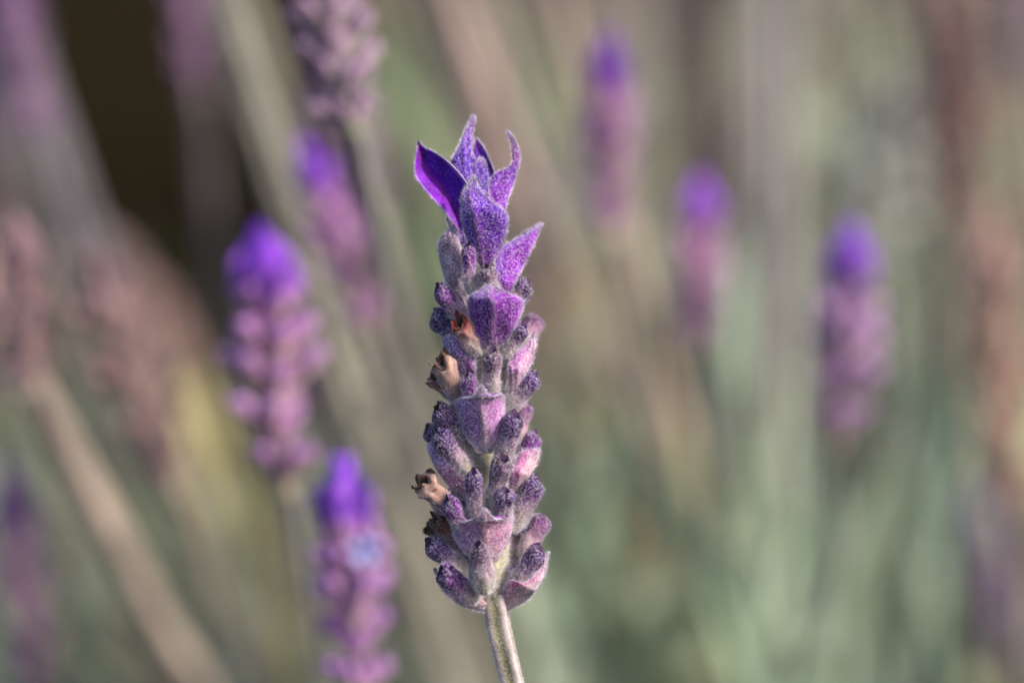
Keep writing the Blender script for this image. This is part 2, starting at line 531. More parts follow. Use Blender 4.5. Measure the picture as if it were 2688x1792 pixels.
def bract(parent, left, right, dy, cup=0.45, cols=None, ccols=None, tilt=0.0, fold=0.0, mid=0.5, inner=False,
          thick=0.10, dens=75, label=None, rib=0.10, name='bract', hair_edge=42, ripple=0.09, pale=False):
    """one leaf-like bract between two edges (photo pixels, base to tip); dy = depths in mm along it.
    cup > 0 bows its middle towards the camera, fold > 0 folds it like an open book"""
    n, k = 26, 15
    Lp, Rp = spline(left, n), spline(right, n)
    u = np.linspace(0, 1, n)
    d = np.interp(u, np.linspace(0, 1, len(dy)), dy)
    d = spline(np.stack([u, d], 1), n)[:, 1]
    v = np.linspace(-1, 1, k)
    # column positions, the midrib at v = 0 sits at fraction mid between the edges
    fr = np.where(v < 0, mid * (1 + v), mid + (1 - mid) * v)
    hw = np.linalg.norm(Rp - Lp, axis=1) * 0.5 * MMPX
    g = np.zeros((n, k, 3))
    dd = np.zeros((n, k))
    ph = rng.uniform(0, 6, 4)
    for j in range(k):
        px = Lp * (1 - fr[j]) + Rp * fr[j]
        off = v[j] * hw
        hm = hw.max()
        dep = d + cup * (0.55 * off ** 2 / hm + 0.75 * off ** 4 / hm ** 3) + hw * (tilt * v[j] + fold * (1 - abs(v[j])) - rib * math.exp(-(v[j] / 0.13) ** 2))
        dep = dep - 0.035 * np.sin((u * 2.6 - abs(v[j]) * 0.9) * 4 * math.pi + ph[2]) * min(1.0, abs(v[j]) * 4) * (hw / hm)
        dep = dep + ripple * hw * abs(v[j]) * np.sin(u * 11 + ph[0] + v[j] * 2) + 0.05 * np.sin(u * 17 + v[j] * 7 + ph[1])
        dd[:, j] = dep
        for i in range(n):
            g[i, j] = P(px[i, 0], px[i, 1], dep[i])
    nn, al = grid_normals(g)
    if ((nn * -_F).sum(-1)).mean() < 0:
        nn = -nn
    # pigment along (cols), blended across with pigment and painted sun/shade (ccols: left, rib, right)
    c = ramp(cols, np.clip(u[:, None] + 0.03 * rng.normal(0, 1, (n, k)), 0, 1))
    if ccols is not None:
        cl, cm, cr_ = (lin(x) for x in ccols)
        av = np.abs(v)[None, :, None]
        ribw = np.exp(-(v / 0.13) ** 2)[None, :, None] * (1 - 0.4 * u[:, None, None])
        sidec = cl + (cr_ - cl) * smooth(-0.35, 0.35, v)[None, :, None]
        ww = 0.75 * smooth(0.02, 0.35, u)[:, None, None] * (1 - smooth(0.86, 1.0, u)[:, None, None])
        c = c * (1 - ww) + sidec * ww
        c = c * (1 - ribw * 0.7) + cm * ribw * 0.7
    vein = np.sin((u[:, None] * 2.6 - np.abs(v)[None, :] * 0.9) * 2 * math.pi * 2 + ph[2])
    c = c * (1 + (0.16 if inner else 0.10) * vein[..., None])
    edgew = smooth(0.80, 1.0, np.abs(v))[None, :, None]
    if inner:
        e2 = smooth(0.93, 1.0, np.abs(v))[None, :, None]
        c = c * (1 - 0.6 * e2) + lin((190, 160, 214)) * 0.6 * e2
    if not inner:
        c = c * (1 - 0.65 * edgew) + lin((206, 188, 212)) * 0.65 * edgew
    M = Mesh()
    th = thick * 0.001
    front, back = g, g - nn * th
    M.add(front, grid_faces(n, k), c.reshape(-1, 3), 1 if inner else 0)
    M.add(back, grid_faces(n, k, flip=True), (c * 0.9).reshape(-1, 3) if inner else (c * 0.5 + lin((84, 30, 150)) * 0.5).reshape(-1, 3), 0 if inner else 1)
    # rim
    loop = [(i, 0) for i in range(n)] + [(n - 1, j) for j in range(1, k)] + [(i, k - 1) for i in range(n - 2, -1, -1)] + [(0, j) for j in range(k - 2, 0, -1)]
    q = len(loop)
    fv = np.array([front[x] for x in loop] + [back[x] for x in loop])
    M.add(fv, [(a, (a + 1) % q, q + (a + 1) % q, q + a) for a in range(q)], lin((190, 168, 204)), 0)
    hl = WHITE
    if not inner:
        hairs(M, g, nn, al, dens, 0.24, hl, 2, width=0.02)
    else:
        hairs(M, g, nn, al, dens * 0.08, 0.12, hl, 2, width=0.015)
        hairs(M, back, -nn, al, dens * 0.6, 0.22, hl, 2, width=0.02)
    hairs(M, g, nn, al, 0, 0.30, hl, 2, width=0.022, edge=hair_edge)
    ob = M.build(name, [M_PALE if cols in (palep, pinkv, greym) or pale else M_FELT, M_INNER, M_HAIR], parent, g[0, k // 2])
    if label:
        ob['label'] = label
    return ob


# ------------------------------------------------------------------ the sharp lavender flower
base_xy = P(1420, 2300, 6)
root = empty('lavender_flower', (float(base_xy[0]) + 0.035, float(base_xy[1]) - 0.01, 0.0))
tag(root, 'sharply focused lavender flower spike with pointed violet bracts on a downy stem', 'flower')
V1, V2 = (112, 60, 168), (96, 40, 170)

# stem: from the ground up into the head
sp = [parent_world[root.name], tuple(np.array(parent_world[root.name]) * 0.45 + base_xy * 0.55 + np.array([0.006, 0, 0])),
      P(1405, 2080, 2), P(1372, 1900, .5), P(1342, 1780, 0), P(1322, 1700, 0), P(1308, 1640, 0), P(1302, 1600, 0), P(1298, 1560, 0)]
sp = spline(sp, 160)
sr = np.full(160, 0.00074)
sr[-8:] = np.linspace(0.00074, 0.001, 8)
g, tt = tube(sp, sr, 28, 0.17, 4, math.radians(36))
ph = np.arange(28) / 28 * 2 * math.pi
rg = (0.5 + 0.5 * np.cos(4 * (ph - math.radians(36))))[None, :, None]
c = lin((122, 118, 66)) * (1 - rg) + lin((178, 160, 160)) * rg
c = np.broadcast_to(c, g.shape) * rng.uniform(0.85, 1.12, g.shape[:2])[..., None]
M = Mesh()
M.add(g, grid_faces(160, 28, 0, True), c.reshape(-1, 3), 0)
nn, al = grid_normals(g, True)
sgn = np.sign(((g - sp[:, None]) * nn).sum(-1).mean())
nn = nn * sgn
hairs(M, g[95:], nn[95:], al[95:], 55, 0.22, WHITE * 0.95, 1, True, width=0.02)
M.build('stem', [M_STEM, M_HAIR], root, parent_world[root.name])

# axis inside the head
axp = spline([P(1300, 1585, .1), P(1296, 1500, .4), P(1288, 1400, .8), P(1280, 1250, 1), P(1276, 1100, 1), P(1276, 900, 1), P(1272, 720, 1), P(1266, 560, 1.2)], 70)
g, tt = tube(axp, np.interp(np.linspace(0, 1, 70), [0, .15, .7, 1], [0.0009, 0.00135, 0.0012, 0.0006]), 20, 0.06, 4)
M = Mesh()
M.add(g, grid_faces(70, 20, 0, True), np.broadcast_to(lin((166, 160, 126)), g.shape) * rng.uniform(.85, 1.15, g.shape[:2])[..., None], 0)
nn, al = grid_normals(g, True)
nn = nn * np.sign(((g - axp[:, None]) * nn).sum(-1).mean())
hairs(M, g, nn, al, 90, 0.55, WHITE, 1, True, width=0.022)
M.build('spike_axis', [M_STEM, M_HAIR], root, axp[0])

violet = [(0, (146, 96, 170)), (0.3, (112, 52, 168)), (0.75, (100, 44, 172)), (1, (150, 112, 176))]
deepv = [(0, (150, 60, 190)), (0.4, (96, 22, 170)), (0.8, (86, 14, 150)), (1, (110, 24, 120))]
pinkv = [(0, (176, 160, 158)), (0.25, (164, 118, 166)), (0.7, (148, 96, 170)), (1, (150, 120, 150))]
palep = [(0, (190, 172, 164)), (0.3, (178, 130, 156)), (0.7, (168, 104, 156)), (1, (190, 160, 178))]
greym = [(0, (150, 138, 140)), (0.4, (142, 112, 130)), (0.8, (132, 104, 124)), (1, (120, 92, 130))]

# crown of bracts
bract(root, [(1202, 520), (1190, 470), (1181, 430), (1196, 400), (1212, 365), (1228, 325), (1241, 302)],
      [(1282, 520), (1262, 450), (1246, 415), (1239, 395), (1241, 350), (1247, 312), (1243, 302)], (0.2, -0.2, 0.6, 1.6),
      cup=0.5, cols=[(0, (90, 40, 170)), (0.5, (100, 56, 178)), (0.8, (140, 96, 180)), (1, (178, 150, 190))])
bract(root, [(1245, 530), (1242, 440), (1242, 395), (1249, 363)], [(1302, 530), (1298, 458), (1283, 415), (1268, 385), (1250, 363)],
      (1.0, 1.5, 1.8, 2.2), cup=-0.25, fold=0.3, cols=deepv, inner=True)
bract(root, [(1232, 540), (1234, 470), (1246, 430), (1262, 412)], [(1294, 540), (1288, 495), (1282, 455), (1273, 425), (1264, 412)],
      (-0.4, -0.6, 0.2, 0.6), cup=0.55, cols=[(0, (84, 34, 160)), (0.6, (92, 46, 170)), (1, (150, 110, 190))])
bract(root, [(1206, 604), (1168, 556), (1120, 503), (1092, 464), (1088, 440), (1093, 405), (1099, 371)],
      [(1216, 604), (1230, 545), (1230, 492), (1206, 456), (1179, 428), (1140, 399), (1113, 386), (1099, 371)],
      (-0.6, -1.2, -1.0, -0.2), cup=0.0, fold=0.85, mid=0.36, cols=deepv,
      ccols=((136, 26, 190), (150, 16, 124), (66, 10, 160)), inner=True, rib=-0.05, hair_edge=38)  # sunlit left half and shaded right half painted into the side colours
bract(root, [(1303, 570), (1284, 525), (1284, 485), (1300, 455), (1341, 433), (1343, 392), (1336, 362), (1328, 344)],
      [(1322, 568), (1338, 512), (1352, 472), (1364, 428), (1366, 410), (1353, 372), (1341, 352), (1329, 344)],
      (-0.8, -0.9, 0.0, 0.9, 0.6), cup=0.3, tilt=0.25,
      cols=[(0, (170, 120, 190)), (0.3, (140, 60, 186)), (0.55, (120, 50, 170)), (0.66, (120, 26, 130)), (0.85, (134, 40, 140)), (1, (190, 160, 200))])
bract(root, [(1262, 700), (1236, 650), (1217, 605), (1212, 545), (1214, 508), (1228, 485), (1243, 459)],
      [(1282, 702), (1311, 662), (1333, 602), (1335, 567), (1320, 545), (1290, 525), (1263, 500), (1245, 459)],
      (-1.6, -3.3, -3.7, -2.9, -2.2), cup=0.5, mid=0.27, rib=0.18,
      cols=[(0, (160, 110, 170)), (0.25, (120, 50, 160)), (0.6, (92, 40, 164)), (0.82, (120, 80, 160)), (1, (168, 138, 178))],
      ccols=((100, 52, 170), (164, 124, 168), (92, 32, 164)), dens=75)
bract(root, [(1316, 768), (1303, 725), (1300, 682), (1312, 650), (1345, 632), (1385, 611), (1422, 587)],
      [(1338, 770), (1361, 726), (1386, 680), (1406, 632), (1424, 587)], (-1.2, -1.6, -0.8, 0.4, 1.0), cup=0.35, tilt=0.3, mid=0.3,
      cols=[(0, (160, 90, 180)), (0.3, (146, 62, 180)), (0.6, (134, 56, 168)), (0.85, (160, 110, 176)), (1, (200, 170, 205))],
      ccols=((146, 110, 196), (150, 100, 190), (140, 58, 172)))
bract(root, [(1330, 660), (1352, 628), (1388, 603), (1423, 586)], [(1372, 664), (1388, 640), (1404, 615), (1424, 586)], (1.6, 1.2, 1.1, 1.4), cup=-0.3,
      cols=deepv, inner=True)
bract(root, [(1212, 820), (1178, 760), (1156, 690), (1150, 645), (1162, 616), (1186, 596)],
      [(1246, 815), (1232, 760), (1220, 700), (1208, 640), (1188, 596)], (-0.2, -1.3, -1.1, -0.2), cup=0.75, cols=greym)
bract(root, [(1190, 640), (1180, 600), (1172, 575), (1176, 560)], [(1225, 650), (1222, 620), (1205, 590), (1178, 560)], (0, 0, .4, .6), cup=.3,
      cols=[(0, (80, 40, 130)), (1, (70, 30, 130))])

# bracts of the whorls below
bract(root, [(1272, 916), (1250, 882), (1233, 832), (1227, 792), (1233, 775), (1262, 760), (1284, 737)],
      [(1296, 916), (1331, 892), (1357, 850), (1377, 802), (1374, 786), (1342, 770), (1302, 752), (1288, 737)],
      (-2.0, -3.6, -4.3, -3.8, -3.0), cup=0.48, mid=0.43, rib=0.16,
      cols=[(0, (186, 140, 170)), (0.3, (136, 66, 160)), (0.7, (116, 56, 160)), (0.88, (130, 100, 140)), (1, (140, 126, 112))],
      ccols=((104, 44, 152), (170, 134, 162), (146, 68, 166)))
bract(root, [(1222, 1020), (1186, 965), (1165, 920), (1162, 887), (1176, 877), (1206, 893)],
      [(1246, 1018), (1247, 985), (1250, 955), (1246, 930), (1231, 909), (1208, 893)], (-0.6, -2.0, -1.8, -1.0), cup=0.6, tilt=-.25,
      cols=pinkv, ccols=((96, 84, 138), (112, 80, 142), (136, 60, 148)))
bract(root, [(1333, 1035), (1334, 990), (1337, 950), (1346, 924), (1372, 914), (1401, 872)],
      [(1350, 1035), (1377, 990), (1397, 950), (1406, 910), (1404, 872)], (-0.8, -1.7, -1.2, -0.2), cup=0.5, tilt=.2,
      cols=palep, ccols=((160, 70, 160), (176, 120, 160), (190, 146, 172)))
bract(root, [(1258, 1190), (1218, 1138), (1199, 1090), (1191, 1056), (1205, 1044), (1242, 1040), (1262, 1012)],
      [(1290, 1190), (1314, 1145), (1325, 1095), (1327, 1060), (1321, 1034), (1290, 1040), (1266, 1012)],
      (-2.0, -3.7, -4.4, -4.4, -4.4), cup=0.62, mid=0.52, rib=0.16, cols=pinkv, ccols=((116, 74, 148), (178, 150, 152), (178, 106, 170)))  # left side painted darker as shaded, right side pinker as sunlit
bract(root, [(1214, 1312), (1166, 1262), (1135, 1212), (1121, 1165), (1135, 1163), (1162, 1193)],
      [(1238, 1310), (1230, 1270), (1217, 1235), (1202, 1209), (1182, 1197), (1164, 1193)], (-0.6, -2.0, -1.9, -1.0), cup=0.6, tilt=-.2,
      cols=palep, ccols=((122, 88, 150), (156, 104, 150), (172, 84, 150)))
bract(root, [(1330, 1306), (1339, 1262), (1350, 1220), (1362, 1190), (1381, 1181), (1412, 1176)],
      [(1350, 1304), (1382, 1262), (1407, 1220), (1418, 1186), (1415, 1176)], (-0.6, -1.6, -1.2, -0.4), cup=0.55, tilt=.2,
      cols=palep, ccols=((178, 84, 148), (196, 140, 164), (204, 168, 168)))
bract(root, [(1255, 1474), (1216, 1448), (1190, 1408), (1179, 1375), (1210, 1370), (1251, 1358), (1270, 1333)],
      [(1303, 1474), (1332, 1428), (1346, 1385), (1349, 1350), (1331, 1358), (1300, 1362), (1274, 1333)],
      (-2.0, -3.4, -4.2, -4.5, -4.6), cup=0.62, mid=0.53, rib=0.16, cols=palep, ccols=((150, 100, 156), (190, 132, 124), (182, 118, 152)))
bract(root, [(1300, 1606), (1245, 1600), (1192, 1577), (1155, 1537), (1139, 1490)],
      [(1290, 1574), (1262, 1554), (1226, 1547), (1187, 1545), (1160, 1520), (1142, 1490)], (-0.3, -2.4, -2.8, -1.8, -1), cup=0.6, tilt=.2,
      cols=[(0, (190, 170, 172)), (0.3, (150, 122, 126)), (0.7, (130, 106, 124)), (1, (104, 84, 124))], ccols=((150, 134, 148), (160, 124, 124), (142, 100, 104)), pale=True)
bract(root, [(1314, 1598), (1321, 1556), (1328, 1531), (1346, 1522), (1366, 1529), (1402, 1513), (1426, 1475), (1438, 1448)],
      [(1332, 1602), (1377, 1580), (1407, 1547), (1432, 1500), (1440, 1448)], (-0.3, -1.9, -1.6, -.6, 0), cup=0.5, tilt=.3,
      cols=palep, ccols=((176, 84, 130), (176, 130, 130), (196, 170, 168)))

# calyces, whorl by whorl: base, mouth, head width, depths
K = lambda *a, **k: calyx(root, *a, **k)
K((1236, 775), (1229, 642), 36, -2.0, -2.6, 'magenta', (-.4, .6), side=.9)
K((1296, 790), (1275, 700), 44, -2.2, -2.9, 'grey', (-.5, .5), side=.8)
K((1232, 858), (1147, 752), 46, -0.5, -1.6, 'magenta', (-.9, .3), side=.6)
K((1222, 905), (1136, 822), 58, 0.6, 0.6, 'blue', (-.9, .2), side=.1)
K((1318, 812), (1388, 738), 52, 0.0, 0.3, 'violet', (.7, .5), side=.3)
K((1370, 925), (1408, 828), 52, 2.5, 3.8, 'pink', (.5, .5), side=.1)
K((1320, 935), (1377, 852), 46, -1.0, -1.4, 'violet', (.8, .3), side=.7)
K((1255, 930), (1206, 842), 50, -1.6, -3.0, 'red', (-.7, .2), side=.8, label='withered reddish calyx', corolla=(150, 52, 44), slant=.2)
K((1288, 1062), (1294, 916), 46, -2.2, -3.5, 'grey', (0, .7), side=.9)
K((1215, 1056), (1157, 945), 54, -1.2, -2.4, 'brown', (-.8, .2), side=.5, flare=.25, label='brown withered calyx', corolla=(128, 92, 74))
K((1200, 1040), (1136, 985), 46, -0.2, -0.8, 'brown', (-.9, -.2), side=.4, flare=.4, label='brown withered calyx', corolla=(84, 62, 56))
K((1190, 1030), (1142, 956), 44, 1.2, 1.0, 'blue', (-.8, .3), side=.1)
K((1240, 1075), (1226, 984), 40, -2.6, -3.6, 'magenta', (-.6, .5), side=.9)
K((1325, 1085), (1409, 982), 48, -0.6, -0.6, 'violet', (.8, .3), side=.3)
K((1235, 1190), (1146, 1068), 56, -1.0, -2.0, 'dark', (-.7, .4), side=.3)
K((1310, 1232), (1354, 1085), 52, -1.6, -3.0, 'violet', (.6, .4), side=.7)
K((1352, 1165), (1387, 1058), 36, 1.8, 2.2, 'pink', (.5, .5), side=.1)
K((1232, 1250), (1146, 1128), 60, -1.0, -2.2, 'violet', (-.7, .5), side=.3, fat=1.05)
K((1190, 1200), (1120, 1122), 46, 1.0, 0.8, 'blue', (-.6, .5), side=.2)
K((1350, 1260), (1408, 1133), 46, 0.0, 0.4, 'magenta', (.5, .6), side=.2)
K((1290, 1345), (1322, 1202), 52, -2.0, -3.6, 'grey', (.3, .6), side=.9)
K((1252, 1375), (1241, 1238), 44, -2.2, -3.6, 'violet', (-.3, .6), side=.8)
K((1196, 1352), (1108, 1262), 56, -1.0, -1.8, 'brown', (-.6, .5), side=.7, flare=.45, label='brown withered calyx gaping at the mouth', corolla=(96, 50, 28))
K((1226, 1392), (1172, 1310), 50, -1.8, -3.2, 'magenta', (-.8, .2), side=.6)
K((1316, 1372), (1328, 1284), 50, -2.2, -3.8, 'violet', (.7, .3), side=.7)
K((1342, 1395), (1412, 1254), 56, -0.8, -0.8, 'violet', (.9, .2), side=.3)
K((1210, 1440), (1146, 1352), 50, -0.6, -1.0, 'rust', (-.6, .5), side=.5, flare=.3, label='dark rusty withered calyx', corolla=(66, 36, 28))
K((1175, 1430), (1126, 1372), 40, 0.8, 1.2, 'rust', (-.8, .2), side=.3, flare=.4, label='dark rusty withered calyx', corolla=(44, 26, 22))
K((1222, 1500), (1122, 1424), 54, -1.0, -1.2, 'violet', (-.7, .5), side=.1)
K((1368, 1465), (1430, 1354), 50, 0.6, 1.0, 'pink', (.5, .6), side=.1, slant=.0)
K((1274, 1556), (1254, 1426), 43, -2.6, -4.6, 'grey', (-.6, .4), side=.6, fat=1.3)
K((1336, 1560), (1420, 1438), 52, -0.6, -1.2, 'violet', (.8, .3), side=.4)
K((1250, 1578), (1156, 1496), 58, -1.4, -3.0, 'magenta', (-.9, .3), side=.4, fat=1.1)
K((1316, 1020), (1352, 905), 40, 1.0, 1.6, 'grey', (.5, .5), side=.2)
K((1330, 1480), (1378, 1395), 44, 1.5, 2.4, 'grey', (.5, .5), side=.2)
# the far side of the spike, half hidden: the same whorls go round
for wy, nb in ((800, 4), (930, 5), (1060, 5), (1200, 5), (1330, 5), (1450, 5), (1550, 4)):
    for q in range(nb):
        a = math.radians(-62 + 124 * q / (nb - 1)) + rng.uniform(-.12, .12)
        rr_ = 115 * math.sin(a)
        dz = 3.6 * math.cos(a)
        K((1280 + rr_ * .3, wy + 40), (1280 + rr_, wy - 40 + rng.uniform(-25, 25)), rng.uniform(42, 52), 1.0 + dz * .2, 1.2 + dz,
          random.choice(['violet', 'grey', 'pink', 'violet', 'blue']), (math.sin(a), .4), side=-.5, dens=30)
for q, (x, y) in enumerate(((1235, 760), (1300, 900), (1250, 1030), (1300, 1170), (1255, 1320), (1300, 1450))):
    bract(root, [(x - 20, y + 120), (x - 60, y + 60), (x - 62, y + 10), (x, y - 30)], [(x + 20, y + 120), (x + 60, y + 60), (x + 62, y + 10), (x + 2, y - 30)],
          (2.4, 4.4, 5.0, 4.6), cup=-0.5, cols=[(0, (120, 60, 160)), (1, (100, 50, 150))], inner=True, dens=40)
for (l, r_, dd_) in (([(1225, 600), (1200, 540), (1205, 480), (1222, 420)], [(1250, 600), (1252, 540), (1244, 480), (1224, 420)], (2, 3, 3.4, 3.2)),
                     ([(1270, 600), (1262, 540), (1272, 500), (1300, 450)], [(1300, 600), (1320, 540), (1318, 500), (1302, 450)], (2, 3, 3.2, 3))):
    bract(root, l, r_, dd_, cup=-0.3, cols=deepv, inner=True, dens=40)


# ------------------------------------------------------------------ the blurred lavender behind
rng = np.random.default_rng(21)
S = 2688 / 2352.0          # the list below is written in 2352-wide picture coordinates


def PB(x, y, D):
    return P(x * S, y * S, D - DIST)


def loc_bract(M, base, d, out, L, W, c0, c1, bow=0.2, nu=9, nv=5):
    """small leaf blade with thickness, local millimetres"""
    base, d, out = (np.asarray(q, float) for q in (base, d, out))
    d = nrm(d)
    out = nrm(out - d * (out @ d))
    sd = np.cross(d, out)
    u = np.linspace(0, 1, nu)
    w = np.interp(u, [0, .15, .4, .65, .85, 1], [.3, .8, 1, .75, .32, .02]) * W / 2
    v = np.linspace(-1, 1, nv)
    g = (base + d * (u * L)[:, None, None] + out * (bow * L * (u ** 2 - 0.25 * u))[:, None, None]
         + sd * (w[:, None] * v[None])[..., None] - out * (w[:, None] * (v ** 2)[None] * 0.55)[..., None]) * 0.001
    g2 = g - out * (0.00018 * (1 - 0.8 * np.abs(v)))[None, :, None]
    c = np.asarray(c0) * (1 - u)[:, None, None] + np.asarray(c1) * u[:, None, None] + np.zeros((nu, nv, 1))
    M.add(g, grid_faces(nu, nv), c, 0)
    M.add(g2, grid_faces(nu, nv, flip=True), c, 0)


def loc_calyx(M, base, d, L, W, stops, seg=9, n=9, gape=0.45):
    base, d = np.asarray(base, float), nrm(np.asarray(d, float))
    a = nrm(np.cross(d, [0.3, 0.2, 0.95]))
    b = np.cross(d, a)
    s = np.linspace(0, 1, n)
    r = np.interp(s, [0, .15, .5, .78, .92, 1], [.3, .65, .75, 1, .9, gape]) * W / 2
    ph = np.arange(seg) / seg * 2 * math.pi
    g = (base + d * (s * L)[:, None, None] + (a * np.cos(ph)[:, None] + b * np.sin(ph)[:, None])[None] * r[:, None, None]) * 0.001
    c = ramp(stops, s)[:, None] + np.zeros((1, seg, 1))
    M.add(g, grid_faces(n, seg, 0, True, flip=True), c, 0)
    top = (base + d * L * 0.9) * 0.001
    M.add(np.vstack([g[-1], top[None]]), [(j, (j + 1) % seg, seg) for j in range(seg)], c[-1, 0] * 0.5, 0)


STY = {
    'bloom': dict(tuft=((150, 90, 205), (122, 56, 200)), br=((176, 140, 176), (150, 96, 182)),
                  cal=[(0, (168, 164, 140)), (.5, (176, 148, 168)), (1, (140, 96, 172))]),
    'mauve': dict(tuft=((160, 122, 176), (142, 92, 176)), br=((190, 162, 176), (178, 136, 170)),
                  cal=[(0, (176, 166, 150)), (.5, (178, 150, 160)), (1, (146, 106, 150))]),
    'withered': dict(tuft=((206, 172, 166), (196, 160, 156)), br=((202, 170, 158), (190, 150, 142)),
                     cal=[(0, (196, 180, 160)), (.5, (196, 166, 154)), (1, (176, 138, 126))]),
    'bud': dict(tuft=((176, 180, 160), (178, 178, 168)), br=((166, 170, 150), (160, 160, 158)),
                cal=[(0, (160, 168, 140)), (.5, (168, 172, 156)), (1, (172, 170, 164))]),
}


def spike_parts(style, L, seed, whorls=5, tuftL=11.0, width=1.0):
    """parts of one flower spike, local millimetres from its foot: list of (name, Mesh)"""
    r = np.random.default_rng(seed)
    st = STY[style]
    parts = []
    ax = Mesh()
    pts = np.stack([np.zeros(12), np.zeros(12), np.linspace(-1, L - tuftL * .6, 12)], 1)
    ph = np.arange(8) / 8 * 2 * math.pi
    g = (pts[:, None] + np.stack([np.cos(ph), np.sin(ph), 0 * ph], 1)[None] * np.interp(np.linspace(0, 1, 12), [0, .6, 1], [1.0, 1.2, .5])[:, None, None]) * .001
    ax.add(g, grid_faces(12, 8, 0, True, flip=True), lin((140, 140, 110)), 0)
    parts.append(('spike_axis', ax))
    body = L - tuftL * 0.75
    for k in range(whorls):
        z = body * (k + 0.15) / whorls
        tw = (k % 2) * math.pi / 4 + r.uniform(-.2, .2)
        sc = (0.85 + 0.3 * math.sin(math.pi * min(1, (k + .6) / whorls))) * width
        for q in range(4):
            a = tw + q * math.pi / 2 + r.uniform(-.15, .15)
            e = np.array([math.cos(a), math.sin(a), 0])
            m = Mesh()
            loc_bract(m, e * 1.0 + [0, 0, z], e * .55 + [0, 0, 1], e, 5.2 * sc * r.uniform(.85, 1.1), 4.0 * sc,
                      lin(st['br'][0]), lin(st['br'][1]), bow=0.12)
            parts.append(('bract', m))
        nc = 7
        for q in range(nc):
            if r.random() < .22:
                continue
            a = tw + (q + .5) * 2 * math.pi / nc + r.uniform(-.15, .15)
            e = np.array([math.cos(a), math.sin(a), 0])
            m = Mesh()
            loc_calyx(m, e * 0.9 + [0, 0, z + .6 + r.uniform(-.5, .8)], e * r.uniform(.75, 1.0) + [0, 0, 1], 5.0 * sc * r.uniform(.7, 1.25), 1.9 * sc * r.uniform(.8, 1.2), st['cal'])
            parts.append(('calyx', m))
    for q in range(8):
        a = q * 2 * math.pi / 7 * (1 if q < 5 else 1.37) + r.uniform(-.2, .2)
        e = np.array([math.cos(a), math.sin(a), 0])
        m = Mesh()
        lo = r.uniform(.45, .62) if q < 5 else 0.06
        loc_bract(m, e * .5 + [0, 0, L - tuftL], e * lo + [0, 0, 1], e, tuftL * (r.uniform(.62, .75) if q < 5 else r.uniform(.9, 1.02)), 7.6 * width,
                  lin(st['tuft'][0]), lin(st['tuft'][1]), bow=0.10 if q < 5 else 0.0)
        parts.append(('bract', m))
    return parts


PROTO, JOINED = {}, {}
for i, (style, L) in enumerate((('bloom', 30), ('mauve', 30), ('withered', 28), ('bud', 24))):
    pl = []
    for nm, m in spike_parts(style, L, 40 + i):
        ob = m.build(nm + '_proto', [M_FAR], None, (0, 0, 0))
        pl.append((nm, ob.data))
        bpy.data.objects.remove(ob)
    PROTO[style] = (pl, L)
    for var in range(2):
        M = Mesh()
        for nm, m in spike_parts(style, L, 90 + i * 5 + var):
            for v, c in zip(m.v, m.c):
                M.v.append(v)
                M.c.append(c)
            M.f += [tuple(x + M.n for x in f) for f in m.f]
            M.m += m.m
            M.n += m.n
        ob = M.build('spike_proto', [M_FAR], None, (0, 0, 0))
        JOINED[style, var] = (ob.data, L)
        bpy.data.objects.remove(ob)


def place(name, data, parent, mat, tint):
    ob = bpy.data.objects.new(name, data)
    col.objects.link(ob)
    ob.parent = parent
    ob.matrix_local = mat
    ob.color = (*tint, 1)
    return ob


def stem_tube(name, parent, pts, r0, r1, tint, mat, seg=8, n=30):
    pts = spline(pts, n)
    g, _ = tube(pts, np.linspace(r0, r1, n) * .001, seg, 0.1, 4, 0.6)
    M = Mesh()
    M.add(g, grid_faces(n, seg, 0, True), rng.uniform(.85, 1.1, g.shape[:2])[..., None] * np.ones(3), 0)
    M.add(np.vstack([g[-1], pts[-1][None]]), [(j, (j + 1) % seg, seg) for j in range(seg)], np.ones(3), 0)
    ob = M.build(name, [mat], parent, parent_world[parent.name])
    ob.color = (*tint, 1)
    return ob


def stalk(top, base, D, style, label, group=None, stem=(130, 122, 100), r=0.95, slope=None, width=1.0, tint=(1, 1, 1), detail=True,
          dD=0.0, name='lavender_flower', lower=None, back=70):
    """one background flower: top and foot of its spike in picture coordinates, D = distance from the lens in mm"""
    A, B = PB(*base, D), PB(*top, D + dD)
    ax = B - A
    Lm = np.linalg.norm(ax)
    if slope is None:
        slope = (base[0] - top[0]) / (base[1] - top[1])
    dn = nrm(-_U + _R * slope)
    z = A[2]
    p1 = A + dn * 0.05
    p2 = A + dn * 0.11
    p3 = p2 + np.array([slope * 0.10, 0.02, -0.16])
    g0 = np.array([p3[0] + slope * 0.02, p3[1] + 0.01, 0.0])
    if lower is not None:
        p1 = PB(*lower, D + back)
        dn = nrm(p1 - A)
        p2 = p1 + dn * .05
        p3 = p2 + np.array([dn[0] * 0.10, 0.02, -0.16])
        g0 = np.array([p3[0] + dn[0] * .02, p3[1] + .01, 0.0])
    e = empty(name, tuple(g0))
    tag(e, label, 'flower', group)
    stem_tube('stem', e, [g0, p3, p2, p1, A + (p1 - A) * .3, A, A + ax * 0.05], r * 1.15, r, lin(stem), M_FARSTEM)
    q = Vector(ax).to_track_quat('Z', 'Y').to_matrix().to_4x4()
    q = q @ Matrix.Rotation(rng.uniform(0, 6.28), 4, 'Z')
    pl, L0 = PROTO[style]
    sc = Lm / (L0 * .001)
    T = Matrix.Translation(Vector(A - g0)) @ q @ Matrix.Diagonal((sc * width, sc * width, sc, 1))
    if detail:
        for nm, data in pl:
            j = rng.uniform(.85, 1.15)
            place(nm, data, e, T, tuple(t * j for t in tint))
    else:
        data, L0 = JOINED[style, int(rng.integers(0, 2))]
        place('flower_spike', data, e, T, tint)
    return e


